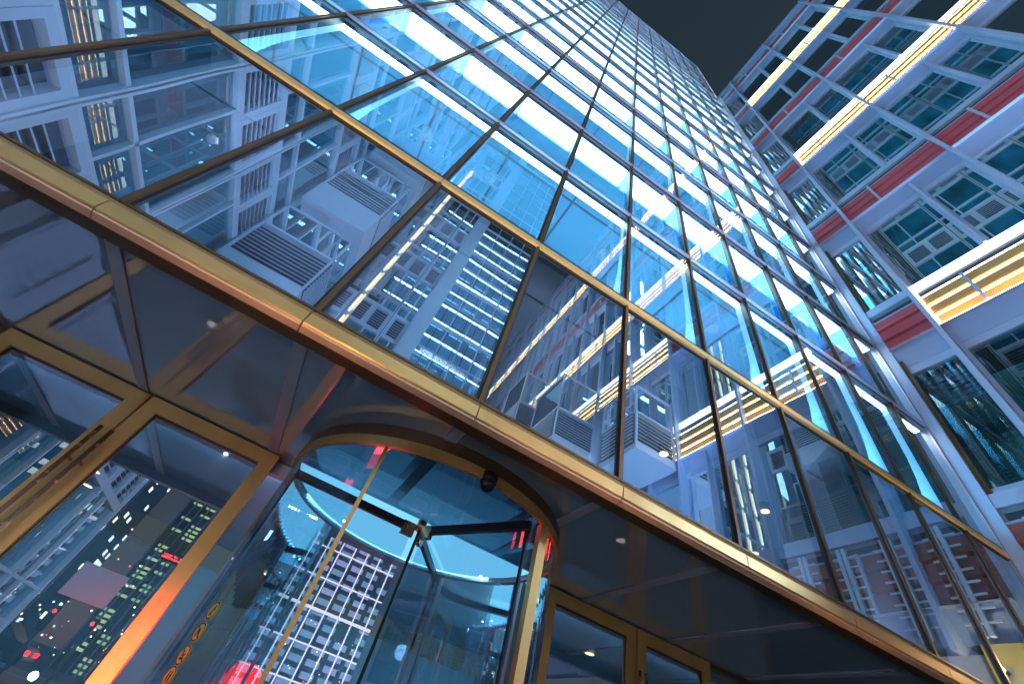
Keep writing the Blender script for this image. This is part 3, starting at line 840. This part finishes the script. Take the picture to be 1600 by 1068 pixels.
# ---------------------------------- bridge block behind the camera (seen in the glass)
YD2 = -8.7
PD = Plane(lambda s, d: (s, YD2-d))
br = thing('bridge_block', 'bridge block with louvres and mirror glazing, mirrored in the middle of the glass front', 'office building', (-1, YD2-3, 3.8))
louvre_block(PD, br, [-4.3, -2.9, -1.43, -0.72], range(0, 7), 6.3, 30.0)
b = MB(); PD.box(b, -4.4, -0.72, 0.9, 1.0, 6.3, 30.0); part('room_wall', b, r_teal, br)
b = MB(); PD.box(b, -0.72, -0.12, -0.12, 0.6, 6.3, 31.0); part('pillar', b, m_white, br)
for k in range(9):
    b = MB(); PD.box(b, -0.10, 2.9, 0.02, 0.20, 6.3+k*2.8, 6.3+k*2.8+0.16); PD.box(b, -0.10, 2.9, -0.02, 0.019, 6.3+k*2.8+1.4, 6.3+k*2.8+1.44)
    part('transom', b, m_white, br)
for k in range(5):
    x = -0.10+0.75*k
    b = MB(); PD.box(b, x-0.02, x+0.02, -0.05, 0.0, 6.3, 30.0); part('mullion', b, m_white, br)
b = MB(); PD.quad(b, -0.12, 2.9, 0.03, 6.3, 30.0); part('mirror_glazing', b, g_mirror, br)
for x in (-2.72, -3.62):
    b = MB(); rs = random.Random(int(-x*100))
    z = 8.4
    while z < 24:
        h = rs.uniform(0.7, 1.5)
        PD.box(b, x-0.07, x-0.01, -0.12, -0.06, z, z+h, 0); PD.box(b, x+0.02, x+0.08, -0.12, -0.06, z+0.15, z+h+0.1, 1); z += h+0.3
    PD.box(b, x-0.08, x+0.09, -0.058, -0.031, 8.2, 24.5, 2)
    part('light_strip', b, [e_white, e_amber, m_white], br)
for k in range(8):
    b = MB(); PD.box(b, -0.1, 2.9, 0.2, 4.0, 6.9+k*2.8, 7.0+k*2.8, 0)
    for q in range(2): PD.box(b, 0.1, 2.7, 0.3+q*1.3, 1.3+q*1.3, 6.86+k*2.8, 6.895+k*2.8, 1)  # glowing strips added to imitate the tower's mirrored glow
    part('floor_slab', b, [m_inner, e_strip], br)
b = MB(); PD.box(b, -4.4, 2.9, 0.3, 5.0, 6.1, 6.29); part('underside', b, m_soffit, br)
b = MB(); PD.box(b, -4.4, 2.95, -0.05, 4.0, 30.0, 30.4); part('parapet', b, m_white, br)

# ================================================================== CITY BEHIND (seen in the doors)
e_line = emit('white_line', (0.80, 0.82, 1.0), 3.0)
def city(x, y, w, dp, h, mat, label, crown=None):
    t = thing('city_tower', label, 'tower', (x, y, GZ))
    b = MB(); b.box(x-w/2, x+w/2, y-dp, y, GZ, h)
    part('wall', b, mat, t)
    b = MB(); b.box(x-w/2-0.2, x+w/2+0.2, y-dp-0.2, y+0.2, h, h+0.5); b.box(x-w/6, x+w/6, y-dp*0.7, y-dp*0.3, h+0.5, h+2.5)
    part('roof', b, m_conc, t)
    if crown:
        for k in range(int(h/3.2)):
            b = MB(); b.box(x-w/2, x+w/2, y+0.16, y+0.24, k*3.2, k*3.2+(0.30 if k % 3 == 0 else 0.14)); part('light_line', b, crown, t)
    for k in range(9 if crown else 5):
        xx = x-w/2+w*k/(8 if crown else 4)
        b = MB(); b.box(xx-0.07, xx+0.07, y, y+0.15, GZ, h); part('pier', b, crown or m_conc, t)
t_green = towerlights('green_windows', (0.02,0.03,0.03), (0.35,0.8,0.35), (0.7,0.9,0.5), 0.8, 2.6, 0.42, 1.2)
t_blue = towerlights('blue_windows', (0.03,0.06,0.10), (0.4,0.7,1.0), (0.9,0.95,1.0), 1.1, 1.0, 0.16, 3.0)
t_warm = towerlights('warm_windows', (0.03,0.02,0.016), (1.0,0.6,0.25), (1.0,0.85,0.6), 1.2, 0.9, 0.16, 3.0)
t_pale = towerlights('pale_windows', (0.05,0.06,0.08), (0.42,0.46,0.95), (0.12,0.32,0.5), 0.48, 0.9, 0.92, 2.0)
city(-10.3, -46, 2.6, 6, 13, t_green, 'slim tower with rows of green lit windows, mirrored in the left door')
city(-22, -50, 10, 8, 24, t_blue, 'dark wide tower with scattered blue lights, mirrored in the leftmost door')
city(-4, -52, 8, 8, 9, t_warm, 'low dark block with warm lights, mirrored low in the left doors')
city(6.6, -56, 14, 8, 34, t_pale, 'tall pale tower with many lit floors, mirrored in the drum wings', e_line)
city(18, -50, 10, 8, 22, t_blue, 'blue speckled tower mirrored at the right of the drum')
city(34, -54, 12, 8, 30, t_warm, 'warm lit tower farthest right across the street')

def car(x, y, mat, label, fl=1):
    t = thing('parked_car', label, 'car', (x, y, GZ+0.02), 'cars on the street behind')
    z = GZ+0.02
    prof = [(-2.1,0.35),(-2.12,0.75),(-1.9,0.9),(-1.3,0.98),(-0.7,1.42),(0.8,1.45),(1.5,1.0),(2.05,0.9),(2.12,0.55),(2.1,0.35)]
    b = MB(); b.prism([(x+fl*p[0], y-0.85, z+p[1]) for p in prof], (0,1.7,0)); part('body', b, mat, t)
    b = MB()
    for s in (-0.853, 0.853): 
        b.quad((x-fl*1.15,y+s,z+1.0),(x+fl*1.35,y+s,z+1.0),(x+fl*0.75,y+s,z+1.38),(x-fl*0.65,y+s,z+1.38))
    part('window', b, m_dark, t)
    for sx in (-1.3, 1.3):
        for sy in (-0.80, 0.80):
            b = MB(); b.tube((x+sx,y+sy-0.1,z+0.31),(x+sx,y+sy+0.1,z+0.31),0.31,18); wh = part('wheel', b, m_black, t, True)
            b = MB(); b.tube((x+sx,y+sy-0.11,z+0.31),(x+sx,y+sy+0.11,z+0.31),0.18,12); part('rim', b, m_alu2, wh)
    for sy in (-0.68, 0.68):
        b = MB(); b.box(x+fl*2.06, x+fl*2.14, y+sy-0.16, y+sy+0.16, z+0.68, z+0.82); part('taillight', b, e_red, t)
        b = MB(); b.box(x-fl*2.15, x-fl*2.08, y+sy-0.14, y+sy+0.14, z+0.6, z+0.72); part('headlight', b, m_white, t)
    return t
car(-9, -21, surf('black_paint', (0.02,0.02,0.025), 0.2, 0.2), 'black car with red taillights on the street, mirrored in the left door')
car(-2.5, -26.5, surf('grey_paint', (0.2,0.2,0.22), 0.25, 0.3), 'grey car farther across the street with lit lights')
car0 = car(1.5, -1.9, surf('silver_paint', (0.35,0.36,0.38), 0.25, 0.4), 'unseen silver car added in the courtyard for its red light', -1)  # out of view, added to carry the red spot
car(3.5, -21.5, surf('white_paint', (0.7,0.7,0.72), 0.25, 0.0), 'white car standing on the near lane of the street')

def uplight(x, y, energy, label):
    t = thing('ground_light', label, 'lamp', (x, y, GZ+0.03), 'amber ground lights along the glass front')
    b = MB(); b.tube((x,y,GZ+0.03),(x,y,GZ+0.10),0.11,18,0); part('housing', b, m_bronze, t, True)
    b = MB(); b.tube((x,y,GZ+0.10),(x,y,GZ+0.105),0.09,18,0); part('lens', b, e_dimlamp, t)
    ld = bpy.data.lights.new('spot', 'SPOT'); ld.energy = energy; ld.color = (1.0, 0.62, 0.26); ld.spot_size = math.radians(66); ld.spot_blend = 0.35; ld.shadow_soft_size = 0.1
    lo = bpy.data.objects.new('spot', ld); lo.parent = t; lo.location = (0, 0, 0.15)
    lo.rotation_euler = Vector((0, 0.0, 1.0)).to_track_quat('-Z', 'Y').to_euler(); col.objects.link(lo)
for i, (x, e, w) in enumerate(((-2.8, 95, 'farthest left along the glass front'), (-0.6, 80, 'before the left pair of doors'), (1.3, 50, 'before the revolving drum'),
                               (3.1, 40, 'before the right pair of doors'), (5.0, 40, 'nearest the red banded block'))):
    uplight(x, 0.40, e*1.5, 'amber ground light '+w)
def bollard(x, y, label):  # added out of view to brighten the soffit and brass frames
    t = thing('fill_bollard', label, 'bollard', (x, y, GZ+0.03), 'added fill lamps on the plaza')
    b = MB(); b.tube((x,y,GZ+0.03),(x,y,GZ+0.62),0.07,18); b.tube((x,y,GZ+0.72),(x,y,GZ+0.76),0.075,18); part('post', b, m_bronze, t, True)
    b = MB(); b.tube((x,y,GZ+0.62),(x,y,GZ+0.72),0.06,18); part('lamp_glass', b, e_dimlamp, t, True)
    ld = bpy.data.lights.new('bollard_fill', 'POINT'); ld.energy = 85; ld.color = (0.82, 0.88, 1.0); ld.shadow_soft_size = 0.04
    lo = bpy.data.objects.new('bollard_fill', ld); lo.parent = t; lo.location = (0, 0.0, 0.92); col.objects.link(lo)
bollard(-1.9, -1.75, 'left bollard added as fill light, frosted glass')
bollard(3.1, -1.75, 'right bollard added as fill light, frosted glass')

# yellow sign board with a small lamp on the stone base of the red block
ks = thing('yellow_sign', 'plain yellow board with a small lamp on the stone base in the corner', 'sign board', (XB, 1.3, 0.8))
b = MB(); PB.box(b, 1.06, 1.52, -0.05, 0.03, 0.8, 2.25); part('board', b, surf('yellow_board', (0.80,0.50,0.02), 0.45, 0, 0.06, 3), ks)
b = MB(); b.tube((XB-0.15,1.20,2.0),(XB-0.05,1.20,2.0),0.02,12,0); b.ball((XB-0.16,1.20,2.0),0.03,1); part('lamp', b, [m_bronze, e_lamp], ks)
ld = bpy.data.lights.new('sign_light', 'POINT'); ld.energy = 10; ld.color = (1.0, 0.8, 0.5); ld.shadow_soft_size = 0.03
lo = bpy.data.objects.new('sign_light', ld); lo.parent = ks; lo.location = (-0.24, -0.1, 1.2); col.objects.link(lo)

# traffic lights, neon and the far street lights
def signal(x, y, z, label):
    t = thing('traffic_light', label, 'traffic light', (x, y, GZ+0.01), 'red traffic lights on the street')
    b = MB(); b.tube((x,y-0.15,GZ+0.01),(x,y-0.15,z+0.2),0.06,12); part('pole', b, m_bronze, t, True)
    b = MB(); b.box(x-0.14,x+0.14,y-0.1,y+0.08,z-0.62,z+0.18); part('housing', b, m_black, t)
    for k, m in enumerate((e_red, m_dark, m_dark)):
        b = MB(); b.tube((x,y+0.08,z-0.25*k),(x,y+0.10,z-0.25*k),0.06,18); part('lens', b, m, t)
signal(-6.57, -18.0, 0.79, 'red traffic light on the far left kerb')
signal(-5.19, -18.0, 0.82, 'red traffic light beside the other one nearer the bridge')
b = MB()
for x, w_ in ((-9.2, 0.7), (-8.4, 0.35), (-7.9, 0.75)):
    b.box(x, x+w_, -40.0, -39.95, 6.70, 6.80); b.box(x+0.05, x+w_-0.05, -40.0, -39.95, 6.92, 6.98)
b.box(-9.4, -6.9, -40.1, -40.0, 6.5, 7.2, 1); b.tube((-8.2,-40.05,GZ),(-8.2,-40.05,6.5),0.1,10,1)
tag(part('neon_sign', b, [e_red, m_black]), 'red neon sign of short bars over the street', 'neon sign')
b = MB(); rr = random.Random(11)
for k in range(1100):
    x = rr.uniform(-46, 40); y = rr.uniform(-38, -32); z = GZ+0.5+abs(rr.gauss(0, 3.2)); q = rr.random()
    b.ball((x, y, z), rr.uniform(0.02, 0.06), 0 if q < .5 else 1 if q < .8 else 2 if q < .9 else 3, 6, 4)
o = part('street_lights_far', b, [emit('far_warm', (1,0.7,0.4), 7), emit('far_white', (0.8,0.9,1), 7), emit('far_red', (1,0.03,0.02), 7), emit('far_green', (0.4,1,0.4), 5)], None, True)
tag(o, 'scatter of tiny street lights far down the avenue', 'street lights'); o['kind'] = 'stuff'
# made-up red ball on a stand, imitating a red glow in the drum
t = thing('red_glow_ball', 'red ball on a stand added behind the drum to imitate a red glow', 'lamp', (0.15, 4.6, GZ))
b = MB(); b.tube((0.15,4.6,GZ),(0.15,4.6,-0.06),0.03,12); b.tube((0.15,4.6,GZ),(0.15,4.6,GZ+0.04),0.18,20); part('stand', b, m_bronze, t)
b = MB(); b.ball((0.15,4.6,0.10),0.16,0,24,16); part('globe', b, e_redglow, t, True)
ld = bpy.data.lights.new('red_fill', 'POINT'); ld.energy = 14; ld.color = (1.0, 0.04, 0.03); ld.shadow_soft_size = 0.15  # added to spread red over the lobby
lo = bpy.data.objects.new('red_fill', ld); lo.parent = t; lo.location = (0, -0.4, CAM_H+0.1); col.objects.link(lo)
# red spot added to redden the door stile, hung on the unseen car
ld = bpy.data.lights.new('stile_red_spot', 'SPOT'); ld.energy = 900; ld.color = (1.0, 0.05, 0.02); ld.shadow_soft_size = 0.1
ld.spot_size = math.radians(24); ld.spot_blend = 0.9
lo = bpy.data.objects.new('stile_red_spot', ld); lo.location = (-2.3, 0.0, 0.75); lo.parent = car0
lo.rotation_euler = Vector((0.42, 5.15, -0.12)).to_track_quat('-Z', 'Y').to_euler(); col.objects.link(lo)
